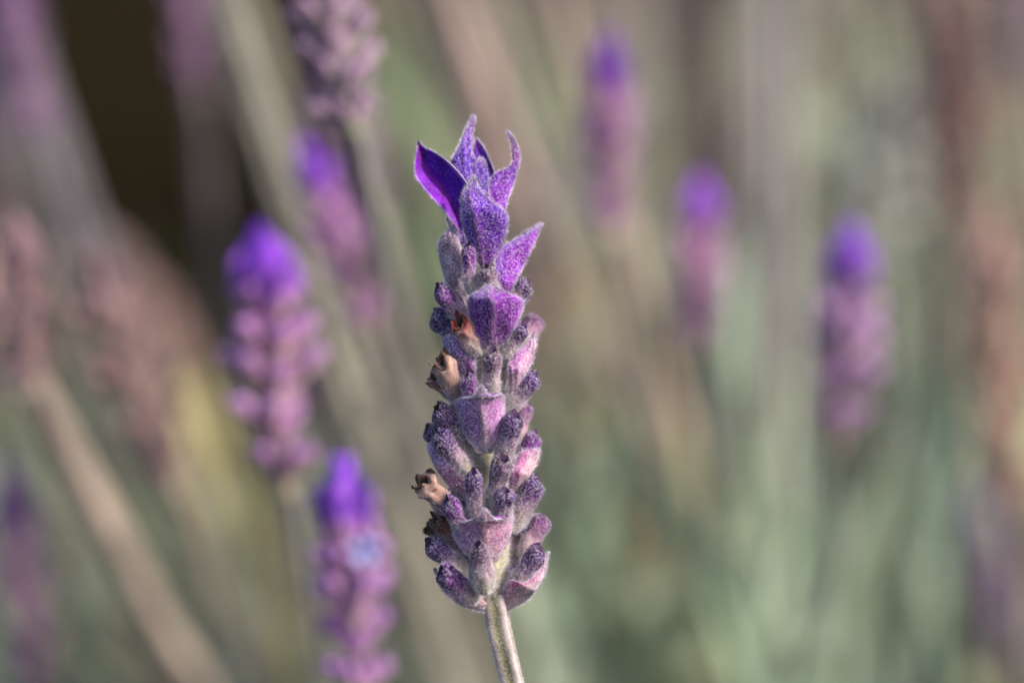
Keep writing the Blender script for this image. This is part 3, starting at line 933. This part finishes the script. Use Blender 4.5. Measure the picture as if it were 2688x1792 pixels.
# flowers that can be told apart
f1 = stalk((598, 498), (655, 1120), 386, 'bloom', 'violet-topped lavender spike with faded mauve lower whorls and drooping shaded side', stem=(120, 106, 96), width=1.08, lower=(745, 1560), tint=(1.35, 1.08, 1.05))
f2 = stalk((785, 1030), (830, 1600), 380, 'bloom', 'vivid violet lavender spike with one pale blue open floret', width=1.05, tint=(1.45, 1.15, 1.25))
f3 = stalk((700, -190), (812, 300), 376, 'mauve', 'pale pinkish mauve lavender spike with a dark shaded side', width=1.15, stem=(150, 140, 126), lower=(1000, 1080), back=110)
stalk((690, 310), (850, 760), 410, 'bloom', 'blurred purple lavender spike leaning beside a pale beige stem', width=.75, tint=(1.3, 1.0, 1.05), lower=(1010, 1200))
stalk((1400, 60), (1402, 540), 425, 'bloom', 'purple lavender spike standing against a dark olive gap', width=.9, tint=(1.35, 1.1, 1.0), stem=(128, 122, 104), lower=(1470, 1100))
stalk((1606, 390), (1600, 800), 430, 'bloom', 'soft lilac lavender spike between two pale upright stems', width=1.0, tint=(1.6, 1.35, 1.15), lower=(1655, 1400))
stalk((1956, 495), (1925, 1010), 418, 'bloom', 'blue-violet lavender spike with a pink lower half next to a tan withered one', width=1.0, tint=(1.3, 1.15, 1.1), lower=(1920, 1560))
stalk((-10, -160), (95, 330), 440, 'mauve', 'blurred mauve lavender spike beside the dark gap in the growth', width=.7, tint=(.9, .75, .95), stem=(140, 134, 140), lower=(300, 900))
stalk((42, 480), (60, 900), 392, 'withered', 'faded pink lavender spike on a pale beige stem', width=.85, tint=(1.0, .92, 1.05), stem=(196, 170, 146), r=1.35, lower=(440, 1568))
stalk((190, 560), (400, 1130), 420, 'withered', 'drooping brownish mauve lavender spike with a rounded pale top', width=.85, tint=(.72, .68, .72), stem=(168, 150, 104), r=1.3, lower=(560, 1540))
stalk((2262, 460), (2330, 1180), 440, 'withered', 'tan orange withered lavender spike', width=.45, tint=(.95, .88, .75), stem=(150, 124, 90), r=1.2, lower=(2370, 1560))
stalk((2030, 230), (1985, 640), 500, 'bud', 'pale grey-green lavender bud with a rounded tip', width=1.25, tint=(1.25, 1.25, 1.2), stem=(124, 128, 108), lower=(1960, 1300))
stalk((2180, -60), (2215, 520), 500, 'withered', 'dull dark reddish withered lavender spike', width=.6, tint=(.45, .3, .28), stem=(104, 84, 76))
stalk((2235, 1100), (2300, 1520), 500, 'mauve', 'greyish violet lavender spike low among the foliage', width=.8, tint=(.6, .6, .75), stem=(110, 110, 92))
stalk((10, 1050), (90, 1640), 450, 'mauve', 'dusky mauve lavender spike low beside a beige stem', width=.8, tint=(.6, .5, .62), stem=(100, 90, 80))
stalk((400, -260), (450, 220), 455, 'mauve', 'dusky purple lavender spike at the edge of the dark gap', width=.6, tint=(.7, .55, .75), stem=(120, 110, 110), lower=(510, 700))
def bundle(p0, p1, n, spread, D0, D1, tint, what, grp, style='mauve', lenpx=330):
    """stems growing side by side along one line of the picture, their heads above p0"""
    for k in range(n):
        o = rng.normal(0, spread)
        D = rng.uniform(D0, D1)
        sl = (p1[0] - p0[0]) / (p1[1] - p0[1]) + rng.uniform(-.03, .03)
        y = p0[1] + rng.uniform(-120, 60)
        L_ = lenpx * rng.uniform(.8, 1.2)
        st_ = np.clip(np.array(tint) * rng.uniform(.9, 1.1), 0, 240)
        stalk((p0[0] + o - sl * L_, y - L_), (p0[0] + o, y), D, style, what, grp, stem=tuple(st_), r=rng.uniform(1.0, 1.4),
              lower=(p1[0] + o * 1.1, p1[1]), back=15, detail=False, name='lavender_stalk', tint=(.72, .7, .72))


bundle((480, -60), (800, 800), 5, 26, 430, 520, (158, 151, 134), 'lavender stalk in the leaning bunch of pale grey-beige stems', 'leaning pale grey-beige stems')
bundle((960, -60), (1200, 560), 6, 34, 430, 540, (178, 152, 140), 'lavender stalk in the leaning bunch of pinkish beige stems', 'leaning pinkish beige stems')
bundle((1290, 700), (1520, 1380), 4, 42, 470, 570, (168, 158, 118), 'lavender stalk in the leaning bunch of yellow-beige stems', 'leaning yellow-beige stems', 'bud', 300)
bundle((1740, -60), (1745, 800), 6, 40, 460, 580, (164, 156, 150), 'lavender stalk in the upright bunch of silvery stems', 'upright silvery stems', 'bud')
bundle((1560, -60), (1600, 900), 5, 50, 480, 600, (140, 120, 108), 'lavender stalk in the upright bunch of dull brown stems', 'upright dull brown stems', 'withered')
bundle((1250, -40), (1420, 640), 4, 40, 460, 580, (160, 140, 124), 'lavender stalk in the leaning bunch of tan stems', 'leaning tan stems', 'withered')
bundle((120, 900), (470, 1520), 4, 34, 440, 500, (190, 170, 152), 'lavender stalk in the leaning bunch of pinkish cream stems', 'leaning pinkish cream stems', 'withered', 300)
bundle((420, 980), (640, 1540), 4, 30, 460, 540, (176, 164, 120), 'lavender stalk in the leaning bunch of straw-yellow stems', 'leaning straw-yellow stems', 'withered', 300)
bundle((40, 200), (330, 960), 5, 40, 440, 540, (156, 148, 148), 'lavender stalk in the leaning bunch of lilac-grey stems', 'leaning lilac-grey stems')
bundle((840, 560), (1010, 1180), 5, 30, 440, 540, (150, 140, 124), 'lavender stalk in the leaning bunch of grey-brown stems', 'leaning grey-brown stems')
bundle((2020, 620), (1990, 1400), 5, 60, 480, 580, (140, 142, 120), 'lavender stalk in the upright bunch of sage stems', 'upright sage stems', 'bud')
bundle((2140, -40), (2250, 700), 6, 60, 480, 600, (126, 110, 104), 'lavender stalk in the upright bunch of dusky rose stems', 'upright dusky rose stems', 'withered')
bundle((1870, -40), (1850, 700), 4, 40, 500, 620, (130, 104, 92), 'lavender stalk in the upright bunch of red-brown stems', 'upright red-brown stems', 'withered')
stalk((1440, 470), (1440, 900), 520, 'bud', 'pale cream green lavender bud above a grey stem', width=1.1, tint=(1.4, 1.35, 1.1), stem=(150, 150, 128))

# the pale blue open floret on the second spike: five petals round a throat
A = PB(838, 1262, 368.5)
fl = Mesh()
for q in range(5):
    a = q * 2 * math.pi / 5 + .3
    e = np.array([math.cos(a), 0.15, math.sin(a)])
    loc_bract(fl, e * .25, e + [0, -.35, 0], np.array([0, -1, 0]) + e * .1, 1.5, 1.4, lin((170, 160, 225)), lin((200, 196, 246)), bow=.1, nu=7)
loc_calyx(fl, (0, 2.2, -0.5), (0, -1, .25), 2.4, 1.1, [(0, (120, 80, 190)), (1, (150, 150, 225))])
me = fl.build('floret', [M_FAR], f2, (0, 0, 0))
me.location = Vector(A) - Vector(f2.location)
me['label'] = 'pale blue open floret'

# ------------------------------------------------------------------ leafy shoots and the growth further back
rng = np.random.default_rng(22)
LEAFD = []
for q in range(4):
    M = Mesh()
    loc_bract(M, (0, 0, 0), (0, .0, 1), (0, -1, 0), 34 + 3 * q, 4.4 - .3 * q, np.ones(3) * .95, np.ones(3), bow=(.12, -.1, .25, .05)[q], nu=12, nv=5)
    ob = M.build('leaf_proto', [M_LEAF], None, (0, 0, 0))
    LEAFD.append(ob.data)
    bpy.data.objects.remove(ob)


def shoot(top, D, slope, tint, label, group, n=14, size=1.0, spread=.45, span=0.11):
    A = PB(*top, D)
    dn = nrm(-_U + _R * slope)
    p1, p2 = A + dn * .05, A + dn * .12
    p3 = p2 + np.array([slope * .08, .02, -.14])
    g0 = np.array([p3[0] + slope * .02, p3[1] + .01, 0.0])
    if p3[2] < 0.02:
        p3 = (p2 + g0) / 2
    e = empty('leafy_shoot', tuple(g0))
    tag(e, label, 'leafy shoot', group)
    t = lin(np.minimum(np.array(tint) * (1.22 if tint[0] > 90 else 1), 235))
    stem_tube('stem', e, [g0, p3, p2, p1, A], 1.3, .7, t * .9, M_FARSTEM, n=20)
    for k in range(n):
        f = k / (n - 1)
        at = A + dn * span * (f ** .9)
        a = k * 2.4 + rng.uniform(-.3, .3)
        sp = spread * (.35 + .65 * min(1, f * 3)) * rng.uniform(.7, 1.2)
        d = nrm(-dn + (np.array([math.cos(a), math.sin(a), 0])) * sp)
        q = Vector(d).to_track_quat('Z', 'Y').to_matrix().to_4x4() @ Matrix.Rotation(rng.uniform(0, 6.28), 4, 'Z')
        s = size * rng.uniform(.75, 1.15) * (.6 + .4 * min(1, f * 4))
        place('leaf', LEAFD[int(rng.integers(0, 4))], e, Matrix.Translation(Vector(at - g0)) @ q @ Matrix.Scale(s, 4), tuple(t * rng.uniform(.8, 1.2)))
    return e


for (tx, ty, D, sl, tint) in ((1690, 950, 440, .12, (150, 164, 142)), (1760, 1130, 470, .10, (146, 160, 128)), (1600, 1240, 450, .25, (150, 152, 116)),
                              (2120, 960, 470, .02, (120, 138, 122)), (1500, 720, 500, .1, (160, 160, 140)), (1320, 1000, 450, .05, (128, 144, 120)),
                              (2010, 340, 560, -.05, (140, 150, 130)), (380, 1180, 430, .4, (146, 154, 130)), (560, 1150, 460, .4, (166, 164, 116)),
                              (960, 1150, 450, .2, (130, 136, 116)), (1000, 250, 520, .3, (112, 124, 100)), (640, 1020, 470, .35, (136, 142, 124)),
                              (1850, 1250, 440, -.05, (140, 160, 130)), (260, 1010, 440, .45, (124, 130, 110)), (1180, 1250, 480, .1, (134, 146, 124)),
                              (375, 800, 560, .3, (50, 66, 20)), (2340, 1380, 480, .0, (84, 90, 60)), (900, 620, 560, .3, (120, 124, 88)),
                              (1400, 1150, 470, .15, (150, 160, 134)), (1050, 1330, 450, .25, (156, 160, 140)), (1240, 1420, 440, .15, (150, 158, 138)), (1330, 1300, 480, .1, (160, 164, 136)), (940, 1000, 480, .25, (156, 152, 138)), (1120, 900, 470, .3, (160, 158, 138)), (560, 1380, 450, .35, (160, 160, 136)), (2060, 700, 500, .0, (140, 146, 134)), (1480, 1350, 460, .2, (150, 160, 138)), (1380, 720, 480, .2, (166, 164, 140)), (1680, 1330, 450, .12, (150, 168, 142)), (1540, 1000, 520, .15, (150, 158, 140)),
                              (1250, 820, 500, .2, (156, 160, 134)), (1100, 1050, 520, .25, (150, 152, 132)), (1950, 1100, 520, .0, (140, 148, 126)),
                              (1780, 800, 500, .05, (150, 156, 140)), (750, 1350, 500, .3, (140, 148, 122)), (150, 1350, 470, .4, (130, 138, 120)), (2180, 1250, 520, .0, (130, 134, 112))):
    kind_ = ('dark green' if tint[0] < 90 else 'yellowish green' if tint[0] - tint[2] > 28 else 'pale sage' if tint[1] > 155 else
             'cool grey-green' if tint[1] - tint[0] >= 12 else 'silvery grey-green')
    D += 40 if D < 560 else 0
    shoot((tx, ty), D, sl, tint, 'blurred %s leafy lavender shoot close behind the flowers' % kind_, '%s shoots close behind the flowers' % kind_, n=16)


def in_gap(x, y, m=0):
    """the dark opening in the growth, picture coordinates"""
    return y < 640 and (abs(x - (246 + y * .2)) < 75 + m or (y < 350 and 120 < x < 720))


rng = np.random.default_rng(23)
cnt = 0
while cnt < 130:
    x, y, D = rng.uniform(-300, 2650), rng.uniform(-900, 1300), rng.uniform(520, 1050)
    sl = (0.42 - 0.36 * np.clip(x / 2352, 0, 1)) + rng.uniform(-.1, .1)
    hit = any(in_gap(x + sl * q, y + q, 170) for q in range(0, 1500, 60))
    if hit:
        continue
    st = random.choice(['mauve', 'withered', 'withered', 'bud', 'mauve'])
    lenpx = 480 * DIST / D * rng.uniform(.8, 1.3)
    tn = np.array([1, 1, 1]) * rng.uniform(.75, 1.15)
    tc = {'mauve': (136, 122, 112), 'withered': (134, 114, 92), 'bud': (134, 136, 112)}[st]
    stalk((x, y), (x + sl * lenpx, y + lenpx), D, st,
          {'mauve': 'far blurred mauve lavender stalk in the dense growth', 'withered': 'far blurred brown withered lavender stalk in the dense growth',
           'bud': 'far blurred greenish lavender stalk in bud in the dense growth'}[st],
          {'mauve': 'far mauve lavender stalks', 'withered': 'far withered lavender stalks', 'bud': 'far budding lavender stalks'}[st],
          stem=tuple(np.array(tc) * rng.uniform(.95, 1.25)), r=rng.uniform(1.0, 1.5), slope=sl, tint=tuple(tn), detail=False, name='lavender_stalk')
    cnt += 1
cnt = 0
while cnt < 125:
    x, y, D = rng.uniform(-200, 2550), rng.uniform(150, 1700), rng.uniform(540, 950)
    sl = (0.42 - 0.36 * np.clip(x / 2352, 0, 1)) + rng.uniform(-.12, .12)
    if any(in_gap(x + sl * q, y + q, 420) for q in range(-500, 900, 50)):
        continue
    g_ = rng.uniform(1.0, 1.35)
    shoot((x, y), D, sl, tuple(np.array((130, 138, 112)) * g_ + rng.uniform(-10, 10, 3)), 'far blurred grey-green leafy lavender shoot in the dense growth', 'far leafy lavender shoots', n=12, size=1.25, spread=.6, span=.13)
    cnt += 1

# undergrowth right at the back: a mass of dry stems and leaves nobody could count
M = Mesh()
r2 = np.random.default_rng(5)
n = 9000
X = r2.uniform(-1.0, 1.0, n)
Y = r2.uniform(0.55, 2.6, n)
H = r2.uniform(.16, .44, n)
lean = r2.normal(-.12, .16, (n, 2))
keep = np.ones(n, bool)
for f in (0, .5, 1):       # the opening in the growth stays free of them
    xx, yy = X + lean[:, 0] * H * f, Y + lean[:, 1] * H * f
    keep &= np.abs(xx + 0.088 * (yy + .33)) > 0.058 * (yy + .33)
X, Y, H, lean = X[keep], Y[keep], H[keep], lean[keep]
n = len(X)
Wd = r2.uniform(.0012, .0028, n)
pal = lin([(118, 104, 92), (128, 108, 88), (120, 122, 96), (104, 88, 84), (140, 128, 108), (110, 112, 84), (120, 96, 104)])
cc = pal[r2.integers(0, len(pal), n)] * r2.uniform(.7, 1.15, (n, 1))
s = np.array([0, .5, 1])
ring = []
for k in range(3):
    cx = X + lean[:, 0] * H * s[k] ** 1.3
    cy = Y + lean[:, 1] * H * s[k] ** 1.3
    cz = H * s[k]
    for q in range(3):
        a = q * 2.094 + X * 50
        w = Wd * (1, .9, .35)[k]
        ring.append(np.stack([cx + np.cos(a) * w, cy + np.sin(a) * w, cz], 1))
V = np.stack(ring, 1).reshape(-1, 3)
b = np.arange(n) * 9
F = []
for k in range(2):
    for q in range(3):
        F.append(np.stack([b + k * 3 + q, b + k * 3 + (q + 1) % 3, b + k * 3 + 3 + (q + 1) % 3, b + k * 3 + 3 + q], 1))
M.v, M.c, M.n = [V], [np.repeat(cc, 9, 0)], len(V)
M.f = [tuple(x) for x in np.vstack(F).tolist()]
M.m = [0] * len(M.f)
ob = M.build('undergrowth', [M_FARSTEM], None, (0, 0, 0))
ob.color = (1, 1, 1, 1)
tag(ob, 'dense dry brown and grey-green lavender undergrowth in the far background', 'undergrowth', kind='stuff')
